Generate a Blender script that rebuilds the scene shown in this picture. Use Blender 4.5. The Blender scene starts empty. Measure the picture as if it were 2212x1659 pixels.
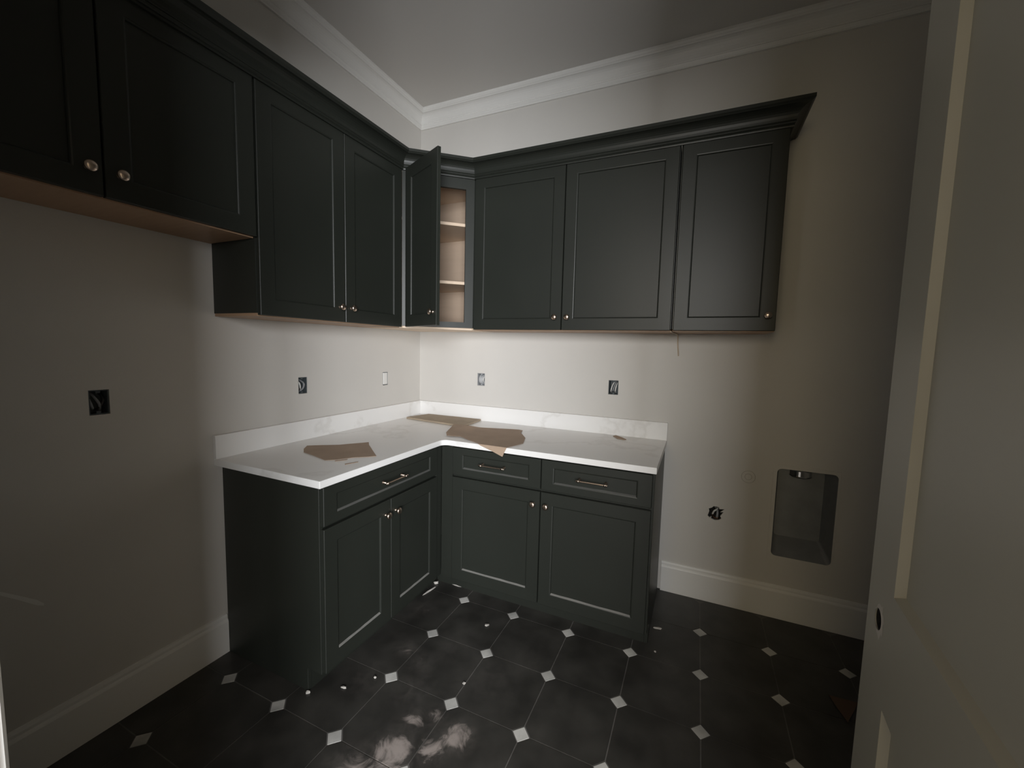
import bpy, bmesh, math, random
from mathutils import Vector, Matrix

# ------------------------------------------------------------------ camera, light, exposure
scn = bpy.context.scene
COL = scn.collection
CAM = Vector((1.9122, -2.5496, 1.4306))
YAW, PITCH, ROLL, FPX = 0.4221, -0.0874, 0.0247, 887.96
fw = Vector((-math.sin(YAW)*math.cos(PITCH), math.cos(YAW)*math.cos(PITCH), math.sin(PITCH)))
rt = fw.cross(Vector((0, 0, 1))).normalized()
up = rt.cross(fw)
rt, up = rt*math.cos(ROLL) + up*math.sin(ROLL), -rt*math.sin(ROLL) + up*math.cos(ROLL)
cam_data = bpy.data.cameras.new('camera')
cam = bpy.data.objects.new('camera', cam_data)
COL.objects.link(cam)
rot = Matrix((rt, up, -fw)).transposed()
cam.matrix_world = Matrix.Translation(CAM) @ rot.to_4x4()
cam_data.sensor_width = 36.0
cam_data.lens = FPX/2212*36.0
cam_data.clip_start = 0.01
scn.camera = cam

world = bpy.data.worlds.new('hall_gloom')
scn.world = world
world.use_nodes = True
world.node_tree.nodes['Background'].inputs['Color'].default_value = (1.0, 0.93, 0.80, 1)
world.node_tree.nodes['Background'].inputs['Strength'].default_value = 0.004

# the room is unlit: daylight reaches it through the doorway from a window in the next room
HALL_Y = -5.30
# (x0, x1, sill, head, watts, tint) of the panes of light in the next room: three clear windows, plus a warm unseen panel added to brighten the right side
DAY, WARM = (0.97, 0.99, 1.02), (1.0, 0.83, 0.52)
LIGHT_PANES = [(1.00, 2.00, 1.50, 2.60, 19.0, WARM), (2.15, 2.80, 1.60, 2.65, 82.0, DAY), (2.88, 4.20, 0.60, 2.60, 338.0, DAY), (4.40, 5.60, 1.50, 2.60, 205.0, DAY)]
def area(name, loc, target, energy, sx, sy, color):
    l = bpy.data.lights.new(name, 'AREA')
    l.energy, l.shape, l.size, l.size_y, l.color = energy, 'RECTANGLE', sx, sy, color
    o = bpy.data.objects.new(name, l)
    COL.objects.link(o)
    o.location = loc
    o.rotation_euler = (Vector(target) - Vector(loc)).to_track_quat('-Z', 'Z').to_euler()
    return o
for x0, x1, z0, z1, watts, tint in LIGHT_PANES:
    area('window_daylight', ((x0+x1)/2, HALL_Y+0.02, (z0+z1)/2), ((x0+x1)/2, 0, (z0+z1)/2), watts, x1-x0, z1-z0, tint)

scn.view_settings.view_transform = 'Standard'
scn.view_settings.look = 'None'
scn.view_settings.gamma = 1.0
scn.view_settings.use_curve_mapping = False
scn.view_settings.exposure = 0.0

# ------------------------------------------------------------------ materials
def mat(name, color, rough=0.5, metal=0.0, bump=0.0, bump_scale=60.0, vary=0.0, vary_scale=4.0, spec=0.5):
    m = bpy.data.materials.new(name)
    m.use_nodes = True
    nt = m.node_tree
    b = nt.nodes['Principled BSDF']
    b.inputs['Base Color'].default_value = (*color, 1)
    b.inputs['Roughness'].default_value = rough
    b.inputs['Metallic'].default_value = metal
    b.inputs['Specular IOR Level'].default_value = spec
    geo = nt.nodes.new('ShaderNodeNewGeometry')
    if vary:
        n = nt.nodes.new('ShaderNodeTexNoise')
        n.inputs['Scale'].default_value = vary_scale
        n.inputs['Detail'].default_value = 5
        nt.links.new(geo.outputs['Position'], n.inputs['Vector'])
        r = nt.nodes.new('ShaderNodeValToRGB')
        r.color_ramp.elements[0].position, r.color_ramp.elements[1].position = 0.3, 0.7
        r.color_ramp.elements[0].color = (*[c*(1-vary) for c in color], 1)
        r.color_ramp.elements[1].color = (*[min(1, c*(1+vary)) for c in color], 1)
        nt.links.new(n.outputs['Fac'], r.inputs['Fac'])
        nt.links.new(r.outputs['Color'], b.inputs['Base Color'])
    if bump:
        n = nt.nodes.new('ShaderNodeTexNoise')
        n.inputs['Scale'].default_value = bump_scale
        n.inputs['Detail'].default_value = 3
        nt.links.new(geo.outputs['Position'], n.inputs['Vector'])
        bp = nt.nodes.new('ShaderNodeBump')
        bp.inputs['Strength'].default_value = bump
        bp.inputs['Distance'].default_value = 0.002
        nt.links.new(n.outputs['Fac'], bp.inputs['Height'])
        nt.links.new(bp.outputs['Normal'], b.inputs['Normal'])
    return m

def wood_mat(name, c1, c2, rough=0.5):
    m = mat(name, c1, rough)
    nt = m.node_tree
    b = nt.nodes['Principled BSDF']
    geo = nt.nodes.new('ShaderNodeNewGeometry')
    mp = nt.nodes.new('ShaderNodeMapping')
    mp.inputs['Scale'].default_value = (1.5, 14, 14)
    n = nt.nodes.new('ShaderNodeTexNoise')
    n.inputs['Scale'].default_value = 4
    n.inputs['Detail'].default_value = 6
    r = nt.nodes.new('ShaderNodeValToRGB')
    r.color_ramp.elements[0].color = (*c1, 1)
    r.color_ramp.elements[1].color = (*c2, 1)
    nt.links.new(geo.outputs['Position'], mp.inputs['Vector'])
    nt.links.new(mp.outputs['Vector'], n.inputs['Vector'])
    nt.links.new(n.outputs['Fac'], r.inputs['Fac'])
    nt.links.new(r.outputs['Color'], b.inputs['Base Color'])
    return m

def marble_mat():
    m = mat('white_quartz', (0.87, 0.86, 0.84), 0.34)
    nt = m.node_tree
    b = nt.nodes['Principled BSDF']
    geo = nt.nodes.new('ShaderNodeNewGeometry')
    n = nt.nodes.new('ShaderNodeTexNoise')
    n.inputs['Scale'].default_value = 1.2
    n.inputs['Detail'].default_value = 7
    n.inputs['Roughness'].default_value = 0.55
    nt.links.new(geo.outputs['Position'], n.inputs['Vector'])
    r = nt.nodes.new('ShaderNodeValToRGB')
    e = r.color_ramp.elements
    base, vein = (0.87, 0.86, 0.84, 1), (0.79, 0.775, 0.75, 1)
    e[0].position, e[0].color = 0.44, base
    e[1].position, e[1].color = 0.475, base
    k = e.new(0.458); k.color = vein
    nt.links.new(n.outputs['Fac'], r.inputs['Fac'])
    nt.links.new(r.outputs['Color'], b.inputs['Base Color'])
    return m

# blobs of building dust and dried plaster on the floor: (x, y, radius, strength)
DUST = [(1.185, -1.350, 0.13, 0.95), (1.13, -1.43, 0.12, 0.80), (1.01, -1.50, 0.17, 0.95), (0.93, -1.60, 0.20, 0.85), (1.07, -1.31, 0.10, 0.66),
        (0.74, -1.07, 0.12, 0.62), (0.62, -0.80, 0.14, 0.52), (1.00, -1.36, 0.13, 0.62), (0.90, -1.25, 0.20, 0.50), (0.85, -1.12, 0.15, 0.5),
        (1.86, -0.64, 0.11, 0.50), (1.15, -1.05, 0.35, 0.34), (1.3, -0.9, 0.3, 0.28), (0.7, -1.3, 0.25, 0.40), (0.95, -0.95, 0.25, 0.36)]
def floor_mat(name, color, rough, dust_amt, light=(0.36, 0.31, 0.28)):
    m = mat(name, color, rough)
    nt = m.node_tree
    b = nt.nodes['Principled BSDF']
    L = nt.links.new
    geo = nt.nodes.new('ShaderNodeNewGeometry')
    # fine mottling of the glaze
    n0 = nt.nodes.new('ShaderNodeTexNoise'); n0.inputs['Scale'].default_value = 7; n0.inputs['Detail'].default_value = 6
    L(geo.outputs['Position'], n0.inputs['Vector'])
    r0 = nt.nodes.new('ShaderNodeValToRGB')
    r0.color_ramp.elements[0].position, r0.color_ramp.elements[1].position = 0.35, 0.75
    r0.color_ramp.elements[0].color = (*[c*0.7 for c in color], 1)
    r0.color_ramp.elements[1].color = (*[c*1.5 for c in color], 1)
    L(n0.outputs['Fac'], r0.inputs['Fac'])
    # dust: sum of soft blobs broken up by noise
    acc = None
    for (x, y, rad, s) in DUST:
        d = nt.nodes.new('ShaderNodeVectorMath'); d.operation = 'DISTANCE'
        d.inputs[1].default_value = (x, y, 0)
        L(geo.outputs['Position'], d.inputs[0])
        mr = nt.nodes.new('ShaderNodeMapRange'); mr.interpolation_type = 'SMOOTHSTEP'
        mr.inputs['From Min'].default_value = 0.0
        mr.inputs['From Max'].default_value = rad
        mr.inputs['To Min'].default_value = s
        mr.inputs['To Max'].default_value = 0
        L(d.outputs['Value'], mr.inputs['Value'])
        if acc is None: acc = mr.outputs['Result']
        else:
            a = nt.nodes.new('ShaderNodeMath'); a.operation = 'MAXIMUM'
            L(acc, a.inputs[0]); L(mr.outputs['Result'], a.inputs[1]); acc = a.outputs[0]
    def noise(scale, detail, dist, rough_):
        n = nt.nodes.new('ShaderNodeTexNoise')
        n.inputs['Scale'].default_value, n.inputs['Detail'].default_value = scale, detail
        n.inputs['Distortion'].default_value, n.inputs['Roughness'].default_value = dist, rough_
        L(geo.outputs['Position'], n.inputs['Vector'])
        return n.outputs['Fac']
    def m2(op, a_, b_):
        n = nt.nodes.new('ShaderNodeMath'); n.operation = op
        for k_, v_ in enumerate((a_, b_)):
            if isinstance(v_, float): n.inputs[k_].default_value = v_
            else: L(v_, n.inputs[k_])
        return n.outputs[0]
    def ramp(v_, lo, hi, out):
        n = nt.nodes.new('ShaderNodeMapRange'); n.interpolation_type = 'SMOOTHSTEP'
        n.inputs['From Min'].default_value, n.inputs['From Max'].default_value, n.inputs['To Max'].default_value = lo, hi, out
        L(v_, n.inputs['Value'])
        return n.outputs['Result']
    smear = ramp(m2('ADD', acc, m2('MULTIPLY', noise(9.0, 7.0, 1.6, 0.62), 1.5)), 1.30, 1.72, dust_amt)      # dried plaster smears
    haze = m2('MULTIPLY', ramp(acc, 0.05, 0.9, 0.16), ramp(noise(24.0, 5.0, 0.6, 0.6), 0.30, 0.72, 1.0))      # thin dust film
    tot = m2('MAXIMUM', smear, haze)
    mix = nt.nodes.new('ShaderNodeMixRGB')
    L(tot, mix.inputs['Fac'])
    L(r0.outputs['Color'], mix.inputs['Color1'])
    mix.inputs['Color2'].default_value = (*light, 1)
    L(mix.outputs['Color'], b.inputs['Base Color'])
    mr2 = nt.nodes.new('ShaderNodeMapRange')
    mr2.inputs['To Min'].default_value = rough
    mr2.inputs['To Max'].default_value = 0.85
    L(tot, mr2.inputs['Value'])
    L(mr2.outputs['Result'], b.inputs['Roughness'])
    return m

M = {}
M['paint'] = mat('wall_paint', (0.64, 0.618, 0.58), 0.75, bump=0.10, bump_scale=220, vary=0.015, vary_scale=3)
M['hall'] = mat('warm_hall_paint', (0.15, 0.115, 0.07), 0.9)
M['ceiling'] = mat('ceiling_paint', (0.66, 0.64, 0.61), 0.85, bump=0.08, bump_scale=200)
M['trim'] = mat('white_trim_paint', (0.80, 0.79, 0.76), 0.4)
M['cab'] = mat('charcoal_green_cabinet_paint', (0.0205, 0.0230, 0.0185), 0.42, spec=0.42, bump=0.05, bump_scale=300, vary=0.06, vary_scale=3)
M['maple'] = wood_mat('maple_veneer', (0.72, 0.55, 0.40), (0.80, 0.64, 0.49))
M['inside'] = wood_mat('cabinet_interior_veneer', (0.46, 0.35, 0.26), (0.54, 0.42, 0.32))
M['underside'] = wood_mat('brown_underside_veneer', (0.36, 0.22, 0.13), (0.46, 0.30, 0.19))
M['quartz'] = marble_mat()
M['tile'] = floor_mat('charcoal_floor_tile', (0.040, 0.038, 0.034), 0.42, 0.9)
M['dot'] = floor_mat('pale_marble_dot', (0.56, 0.55, 0.52), 0.4, 0.4)
M['grout'] = floor_mat('floor_grout', (0.125, 0.118, 0.11), 0.9, 0.5)
M['brass'] = mat('champagne_bronze', (0.66, 0.53, 0.43), 0.27, 1.0)
M['card'] = mat('corrugated_cardboard', (0.36, 0.29, 0.21), 0.85, bump=0.2, bump_scale=90, vary=0.08, vary_scale=14)
M['kraft'] = mat('kraft_paper', (0.39, 0.285, 0.205), 0.8, bump=0.25, bump_scale=40, vary=0.06, vary_scale=10)
M['box'] = mat('blue_grey_box_plastic', (0.070, 0.085, 0.092), 0.5)
M['wire_w'] = mat('white_cable', (0.66, 0.66, 0.64), 0.45)
M['wire_k'] = mat('black_cable', (0.02, 0.02, 0.02), 0.45)
M['wire_g'] = mat('grey_cable', (0.28, 0.29, 0.30), 0.4)
M['copper'] = mat('bare_copper', (0.55, 0.30, 0.18), 0.35, 1.0)
M['steel'] = mat('dull_galvanised_steel', (0.30, 0.31, 0.32), 0.55, 0.6, vary=0.1, vary_scale=12)
M['shiny'] = mat('bright_aluminium', (0.85, 0.84, 0.82), 0.16, 1.0)
M['door'] = mat('pale_door_paint', (0.37, 0.355, 0.30), 0.42)
M['plaster'] = mat('plaster_crumb', (0.52, 0.49, 0.45), 0.9)
M['cable_tan'] = mat('tan_cable', (0.52, 0.42, 0.31), 0.6)
M['scrap'] = mat('dark_brown_paper', (0.10, 0.058, 0.036), 0.85)
M['ring'] = mat('round_cover_ridge', (0.40, 0.37, 0.33), 0.7)
M['dust'] = mat('pale_building_dust', (0.185, 0.18, 0.165), 0.9)  # paler tone of the ledge strips, used on doors
M['dust_film'] = mat('thin_building_dust', (0.085, 0.085, 0.078), 0.9)  # dimmer tone of the same strips, used on drawers
M['gap'] = mat('dark_void', (0.012, 0.012, 0.012), 0.9)

# ------------------------------------------------------------------ helpers
def tag(o, label=None, cat=None, group=None, kind=None):
    if label: o['label'] = label
    if cat: o['category'] = cat
    if group: o['group'] = group
    if kind: o['kind'] = kind
    return o

def empty(name, loc, rz=0.0, **kw):
    o = bpy.data.objects.new(name, None)
    COL.objects.link(o)
    o.location = loc
    o.rotation_euler = (0, 0, rz)
    o.empty_display_size = 0.1
    return tag(o, **kw)

def obj(name, bm, m, parent=None, loc=None, rot=None, smooth=False, bevel=0.0, seg=1, **kw):
    bmesh.ops.recalc_face_normals(bm, faces=bm.faces)
    me = bpy.data.meshes.new(name)
    bm.to_mesh(me)
    bm.free()
    for mm in (m if isinstance(m, (list, tuple)) else [m]):
        me.materials.append(mm)
    if smooth:
        for p in me.polygons: p.use_smooth = True
    o = bpy.data.objects.new(name, me)
    COL.objects.link(o)
    if parent: o.parent = parent
    if loc: o.location = loc
    if rot: o.rotation_euler = rot
    if bevel:
        b = o.modifiers.new('bevel', 'BEVEL')
        b.width, b.segments, b.limit_method = bevel, seg, 'ANGLE'
    return tag(o, **kw)

def box(bm, x0, x1, y0, y1, z0, z1):
    v = [bm.verts.new(p) for p in ((x0,y0,z0),(x1,y0,z0),(x1,y1,z0),(x0,y1,z0),(x0,y0,z1),(x1,y0,z1),(x1,y1,z1),(x0,y1,z1))]
    for f in ((3,2,1,0),(4,5,6,7),(0,1,5,4),(1,2,6,5),(2,3,7,6),(3,0,4,7)):
        bm.faces.new([v[i] for i in f])
    return bm

def boxm(*a):
    return box(bmesh.new(), *a)

def prism(bm, pts, z0, z1):
    """vertical prism over a 2-D outline"""
    a = [bm.verts.new((x, y, z0)) for x, y in pts]
    b = [bm.verts.new((x, y, z1)) for x, y in pts]
    n = len(pts)
    bm.faces.new(a[::-1]); bm.faces.new(b)
    for i in range(n): bm.faces.new((a[i], a[(i+1) % n], b[(i+1) % n], b[i]))
    return bm

def lathe(bm, prof, n=20, axis='-y', org=(0, 0, 0)):
    """prof: (radius, distance along axis)"""
    rings = []
    for r, h in prof:
        ring = []
        for i in range(n):
            t = 2*math.pi*i/n
            a, b = r*math.cos(t), r*math.sin(t)
            p = {'-y': (a, -h, b), 'z': (a, b, h), '-z': (a, b, -h)}[axis]
            ring.append(bm.verts.new((org[0]+p[0], org[1]+p[1], org[2]+p[2])))
        rings.append(ring)
    for k in range(len(rings)-1):
        for i in range(n):
            bm.faces.new((rings[k][i], rings[k][(i+1) % n], rings[k+1][(i+1) % n], rings[k+1][i]))
    bm.faces.new(rings[0][::-1]); bm.faces.new(rings[-1])
    return bm

def tube(bm, pts, rad, n=8):
    pts = [Vector(p) for p in pts]
    rings = []
    for i, p in enumerate(pts):
        d = (pts[min(i+1, len(pts)-1)] - pts[max(i-1, 0)]).normalized()
        a = d.cross(Vector((0.31, 0.52, 0.79))).normalized()
        b = d.cross(a)
        rings.append([bm.verts.new(p + a*rad*math.cos(2*math.pi*k/n) + b*rad*math.sin(2*math.pi*k/n)) for k in range(n)])
    for k in range(len(rings)-1):
        for i in range(n):
            bm.faces.new((rings[k][i], rings[k][(i+1) % n], rings[k+1][(i+1) % n], rings[k+1][i]))
    bm.faces.new(rings[0][::-1]); bm.faces.new(rings[-1])
    return bm

def smooth_path(pts, sub=6):
    P = [Vector(p) for p in pts]
    out = []
    for i in range(len(P)-1):
        p0, p1, p2, p3 = P[max(i-1, 0)], P[i], P[i+1], P[min(i+2, len(P)-1)]
        for k in range(sub):
            t = k/sub
            out.append(0.5*((2*p1) + (p2-p0)*t + (2*p0-5*p1+4*p2-p3)*t*t + (3*p1-p0-3*p2+p3)*t**3))
    out.append(P[-1])
    return out

def sweep_segments(profile, path, start_cut=None, end_cut=None):
    """mitred mouldings: profile (outward, z) swept along a 2-D path; outward = right-hand side. One bmesh per segment."""
    P = [Vector(p) for p in path]
    D = [(P[i+1]-P[i]).normalized() for i in range(len(P)-1)]
    N = [Vector((d.y, -d.x)) for d in D]
    def mitre(i):
        if i == 0: return N[0]
        if i == len(P)-1: return N[-1]
        s = N[i-1] + N[i]
        return s / (s.dot(N[i]))
    out = []
    for i in range(len(P)-1):
        bm = bmesh.new()
        A, B = mitre(i), mitre(i+1)
        a = [bm.verts.new((P[i].x+A.x*o, P[i].y+A.y*o, z)) for o, z in profile]
        b = [bm.verts.new((P[i+1].x+B.x*o, P[i+1].y+B.y*o, z)) for o, z in profile]
        n = len(profile)
        for k in range(n):
            bm.faces.new((a[k], a[(k+1) % n], b[(k+1) % n], b[k]))
        bm.faces.new(a[::-1]); bm.faces.new(b)
        out.append(bm)
    return out

# ------------------------------------------------------------------ the room
ROOM_X, ROOM_Y, CEIL = 3.25, -2.424, 3.088
WT = 0.12
def wall_with_holes(u0, u1, z0, z1, holes, depth, to3):
    """a slab wall in (u, z) with rectangular openings of their own depth; to3(u, d, z) maps to the room, d = depth behind the face"""
    bm = bmesh.new()
    us = sorted({u0, u1, *[h[0] for h in holes], *[h[1] for h in holes]})
    zs = sorted({z0, z1, *[h[2] for h in holes], *[h[3] for h in holes]})
    inside = lambda u, z: any(h[0] < u < h[1] and h[2] < z < h[3] for h in holes)
    vc = {}
    def V(u, d, z):
        k = (round(u, 5), round(d, 5), round(z, 5))
        if k not in vc: vc[k] = bm.verts.new(to3(*k))
        return vc[k]
    for i in range(len(us)-1):
        for j in range(len(zs)-1):
            a, b, c, d = us[i], us[i+1], zs[j], zs[j+1]
            if not inside((a+b)/2, (c+d)/2):
                bm.faces.new((V(a,0,c), V(b,0,c), V(b,0,d), V(a,0,d)))
            bm.faces.new((V(a,depth,c), V(b,depth,c), V(b,depth,d), V(a,depth,d)))
    for (a, b, c, d, dd) in holes:
        e = min(dd, depth-0.004)
        for (p, q, r, s) in (((a,c),(b,c),(b,c),(a,c)), ((b,c),(b,d),(b,d),(b,c)), ((b,d),(a,d),(a,d),(b,d)), ((a,d),(a,c),(a,c),(a,d))):
            bm.faces.new((bm.verts.new(to3(p[0],0,p[1])), bm.verts.new(to3(q[0],0,q[1])), bm.verts.new(to3(q[0],e,q[1])), bm.verts.new(to3(p[0],e,p[1]))))
        bm.faces.new([bm.verts.new(to3(u,e,z)) for u, z in ((a,c),(b,c),(b,d),(a,d))])
    n = [(u0,z0),(u1,z0),(u1,z1),(u0,z1)]
    for k in range(4):
        p, q = n[k], n[(k+1) % 4]
        bm.faces.new([bm.verts.new(to3(*t)) for t in ((p[0],0,p[1]),(q[0],0,q[1]),(q[0],depth,q[1]),(p[0],depth,p[1]))])
    return bm

HD = 0.062
left_outlets = [(-1.864, -1.808), (-1.042, -0.987), (-0.404, -0.352)]
back_outlets = [(0.497, 0.557), (1.420, 1.480)]
OZ0, OZ1 = 1.160, 1.248
wl = wall_with_holes(ROOM_Y-0.12, 0.0, 0.0, CEIL, [(a, b, OZ0, OZ1, HD) for a, b in left_outlets], WT, lambda u, d, z: (-d, u, z))
wall_left = obj('wall_left', wl, M['paint'], kind='structure')
VENT = (2.330, 2.606, 0.338, 0.832)
RAG = (2.000, 2.118, 0.470, 0.575)
wb = wall_with_holes(-WT, ROOM_X+WT, 0.0, CEIL, [(a, b, OZ0, OZ1, HD) for a, b in back_outlets] + [(*VENT, 0.112), (*RAG, HD)], WT, lambda u, d, z: (u, d, z))
wall_back = obj('wall_back', wb, M['paint'], kind='structure')
wall_right = obj('wall_right', boxm(ROOM_X, ROOM_X+WT, ROOM_Y-0.12, 0, 0, CEIL), M['paint'], kind='structure')
DX0, DX1, DZ = 1.300, 2.250, 2.460
bm = bmesh.new()
box(bm, 0, DX0, ROOM_Y-0.12, ROOM_Y, 0, CEIL)
box(bm, DX1, ROOM_X, ROOM_Y-0.12, ROOM_Y, 0, CEIL)
box(bm, DX0, DX1, ROOM_Y-0.12, ROOM_Y, DZ, CEIL)
wall_front = obj('wall_front', bm, M['paint'], kind='structure')
ceiling = obj('ceiling', boxm(-WT, ROOM_X+WT, ROOM_Y-0.12, WT, CEIL, CEIL+0.1), M['ceiling'], kind='structure')
floor = obj('floor', boxm(-WT, ROOM_X+WT, ROOM_Y-0.12, WT, -0.10, -0.0016), M['grout'], kind='structure')

# the next room behind the doorway, with the window the daylight comes from
HX0, HX1, HY1 = -0.6, 5.9, ROOM_Y-0.12
obj('floor', boxm(HX0, HX1, HALL_Y, HY1, -0.10, -0.002), M['grout'], kind='structure')
obj('ceiling', boxm(HX0, HX1, HALL_Y, HY1, CEIL, CEIL+0.1), M['hall'], kind='structure')
obj('wall_west', boxm(HX0-WT, HX0, HALL_Y, HY1, 0, CEIL), M['hall'], kind='structure')
obj('wall_east', boxm(HX1, HX1+WT, HALL_Y, HY1, 0, CEIL), M['hall'], kind='structure')
bm = bmesh.new()
box(bm, HX0, -WT, HY1, HY1+WT, 0, CEIL); box(bm, ROOM_X+WT, HX1, HY1, HY1+WT, 0, CEIL)
obj('wall_north', bm, M['hall'], kind='structure')
obj('wall_south', wall_with_holes(HX0-WT, HX1+WT, 0.0, CEIL, [(*w_[:4], 0.05) for w_ in LIGHT_PANES], WT, lambda u, d, z: (u, HALL_Y-d, z)), M['hall'], kind='structure')
for k, (x0, x1, z0, z1, *_) in enumerate(LIGHT_PANES):  # the added warm panel is framed like the windows too
    bm = bmesh.new()
    for a0, a1, b0, b1 in ((x0-0.03, x0, z0-0.03, z1+0.03), (x1, x1+0.03, z0-0.03, z1+0.03), (x0, x1, z0-0.03, z0), (x0, x1, z1, z1+0.03)):
        box(bm, a0, a1, HALL_Y, HALL_Y+0.012, b0, b1)
    obj('window_%d' % (k+1), bm, M['trim'], kind='structure')

# octagonal floor tiles with small square dots in the corners
S, GX, GY, HDOT, GR = 0.3049, 0.7846, -0.6270, 0.0345, 0.0022
def clip(poly, x0, x1, y0, y1):
    def cut(P, f, inter):
        out = []
        for i in range(len(P)):
            a, b = P[i], P[(i+1) % len(P)]
            if f(a): out.append(a)
            if f(a) != f(b): out.append(inter(a, b))
        return out
    def ix(v): return lambda a, b: (v, a[1]+(b[1]-a[1])*(v-a[0])/(b[0]-a[0]))
    def iy(v): return lambda a, b: (a[0]+(b[0]-a[0])*(v-a[1])/(b[1]-a[1]), v)
    for f, it in ((lambda p: p[0] >= x0, ix(x0)), (lambda p: p[0] <= x1, ix(x1)), (lambda p: p[1] >= y0, iy(y0)), (lambda p: p[1] <= y1, iy(y1))):
        if poly: poly = cut(poly, f, it)
    return poly
def poly_area(P):
    return abs(sum(P[i][0]*P[(i+1) % len(P)][1]-P[(i+1) % len(P)][0]*P[i][1] for i in range(len(P))))/2
h, c, g = S/2, HDOT, GR
octa = [(-h+g, -h+c+g), (-h+c+g, -h+g), (h-c-g, -h+g), (h-g, -h+c+g), (h-g, h-c-g), (h-c-g, h-g), (-h+c+g, h-g), (-h+g, h-c-g)]
dot = [(-c+g, 0), (0, -c+g), (c-g, 0), (0, c-g)]
TZ = -0.008
def tile_mesh(name, pts, m, top):
    bm = prism(bmesh.new(), pts, TZ, top)
    bmesh.ops.recalc_face_normals(bm, faces=bm.faces)
    me = bpy.data.meshes.new(name)
    bm.to_mesh(me); bm.free()
    me.materials.append(m)
    return me
full_oct, full_dot = tile_mesh('floor_tile', octa, M['tile'], 0.0), tile_mesh('dot_tile', dot, M['dot'], 0.0)
X0, X1, Y0, Y1 = 0.001, ROOM_X-0.001, ROOM_Y+0.001, -0.001
random.seed(4)
for i in range(-3, 9):
    for j in range(-3, 7):
        for nm, pts, full, m, off in (('floor_tile', octa, full_oct, M['tile'], 0.5), ('dot_tile', dot, full_dot, M['dot'], 0.0)):
            cx, cy = GX+(i+off)*S, GY-(j+off)*S
            P = clip([(cx+p[0], cy+p[1]) for p in pts], X0, X1, Y0, Y1)
            if len(P) < 3 or poly_area(P) < 2e-4 or (nm == 'dot_tile' and cy > -0.03): continue
            if abs(poly_area(P)-poly_area(pts)) < 1e-7:
                o = bpy.data.objects.new(nm, full)
                o.location = (cx, cy, 0)
            else:
                o = bpy.data.objects.new(nm, tile_mesh(nm, [(p[0]-cx, p[1]-cy) for p in P], m, 0.0))
                o.location = (cx, cy, 0)
            COL.objects.link(o)
            o.parent = floor

# ceiling crown moulding
CP = [(0, CEIL), (0.066, CEIL), (0.066, CEIL-0.012), (0.061, CEIL-0.020), (0.056, CEIL-0.024)]
for k in range(7):
    t = k/6
    CP.append((0.054 - 0.036*math.sin(t*math.pi/2), CEIL-0.028-0.050*(1-math.cos(t*math.pi/2))))
CP += [(0.018, CEIL-0.086), (0.014, CEIL-0.090), (0.019, CEIL-0.095), (0.016, CEIL-0.103), (0.011, CEIL-0.110), (0.011, CEIL-0.118), (0, CEIL-0.118)]
for n, bm in enumerate(sweep_segments(CP, [(0, ROOM_Y), (0, 0), (ROOM_X, 0), (ROOM_X, ROOM_Y)])):
    obj('trim_%d' % (n+1), bm, M['trim'], kind='structure')

# baseboards
BP = [(0, 0.0), (0.016, 0.0), (0.016, 0.148), (0.014, 0.154), (0.010, 0.160), (0.010, 0.170), (0.007, 0.180), (0, 0.182)]
obj('baseboard_back', sweep_segments(BP, [(1.785, 0), (ROOM_X, 0)])[0], M['trim'], kind='structure')
obj('baseboard_left', sweep_segments(BP, [(0, ROOM_Y), (0, -1.443)])[0], M['trim'], kind='structure')
obj('baseboard_right', sweep_segments(BP, [(ROOM_X, -0.016), (ROOM_X, ROOM_Y)])[0], M['trim'], kind='structure')

# door frame: jambs, head and casing around the opening the camera stands in
bm = bmesh.new()
JY0, JY1 = ROOM_Y-0.125, ROOM_Y+0.003
box(bm, DX0, DX0+0.014, JY0, JY1, 0, DZ)
box(bm, DX1-0.014, DX1, JY0, JY1, 0, DZ)
box(bm, DX0, DX1, JY0, JY1, DZ-0.014, DZ)
jamb = obj('trim_4', bm, M['trim'], kind='structure')
for x0, x1, z0, z1 in ((DX0-0.085, DX0+0.006, 0, DZ+0.085), (DX1-0.006, DX1+0.085, 0, DZ+0.085), (DX0+0.006, DX1-0.006, DZ-0.006, DZ+0.085)):
    obj('casing', boxm(x0, x1, ROOM_Y, ROOM_Y+0.016, z0, z1), M['trim'], jamb, bevel=0.003)

# the open door leaf: hinged on the far jamb, swung into the room
DW, DH, DT = 0.914, 2.43, 0.042
far = Vector((2.313, -1.484)); dd = Vector((0.087, 0.996)).normalized()
hinge = far - dd*DW
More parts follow.
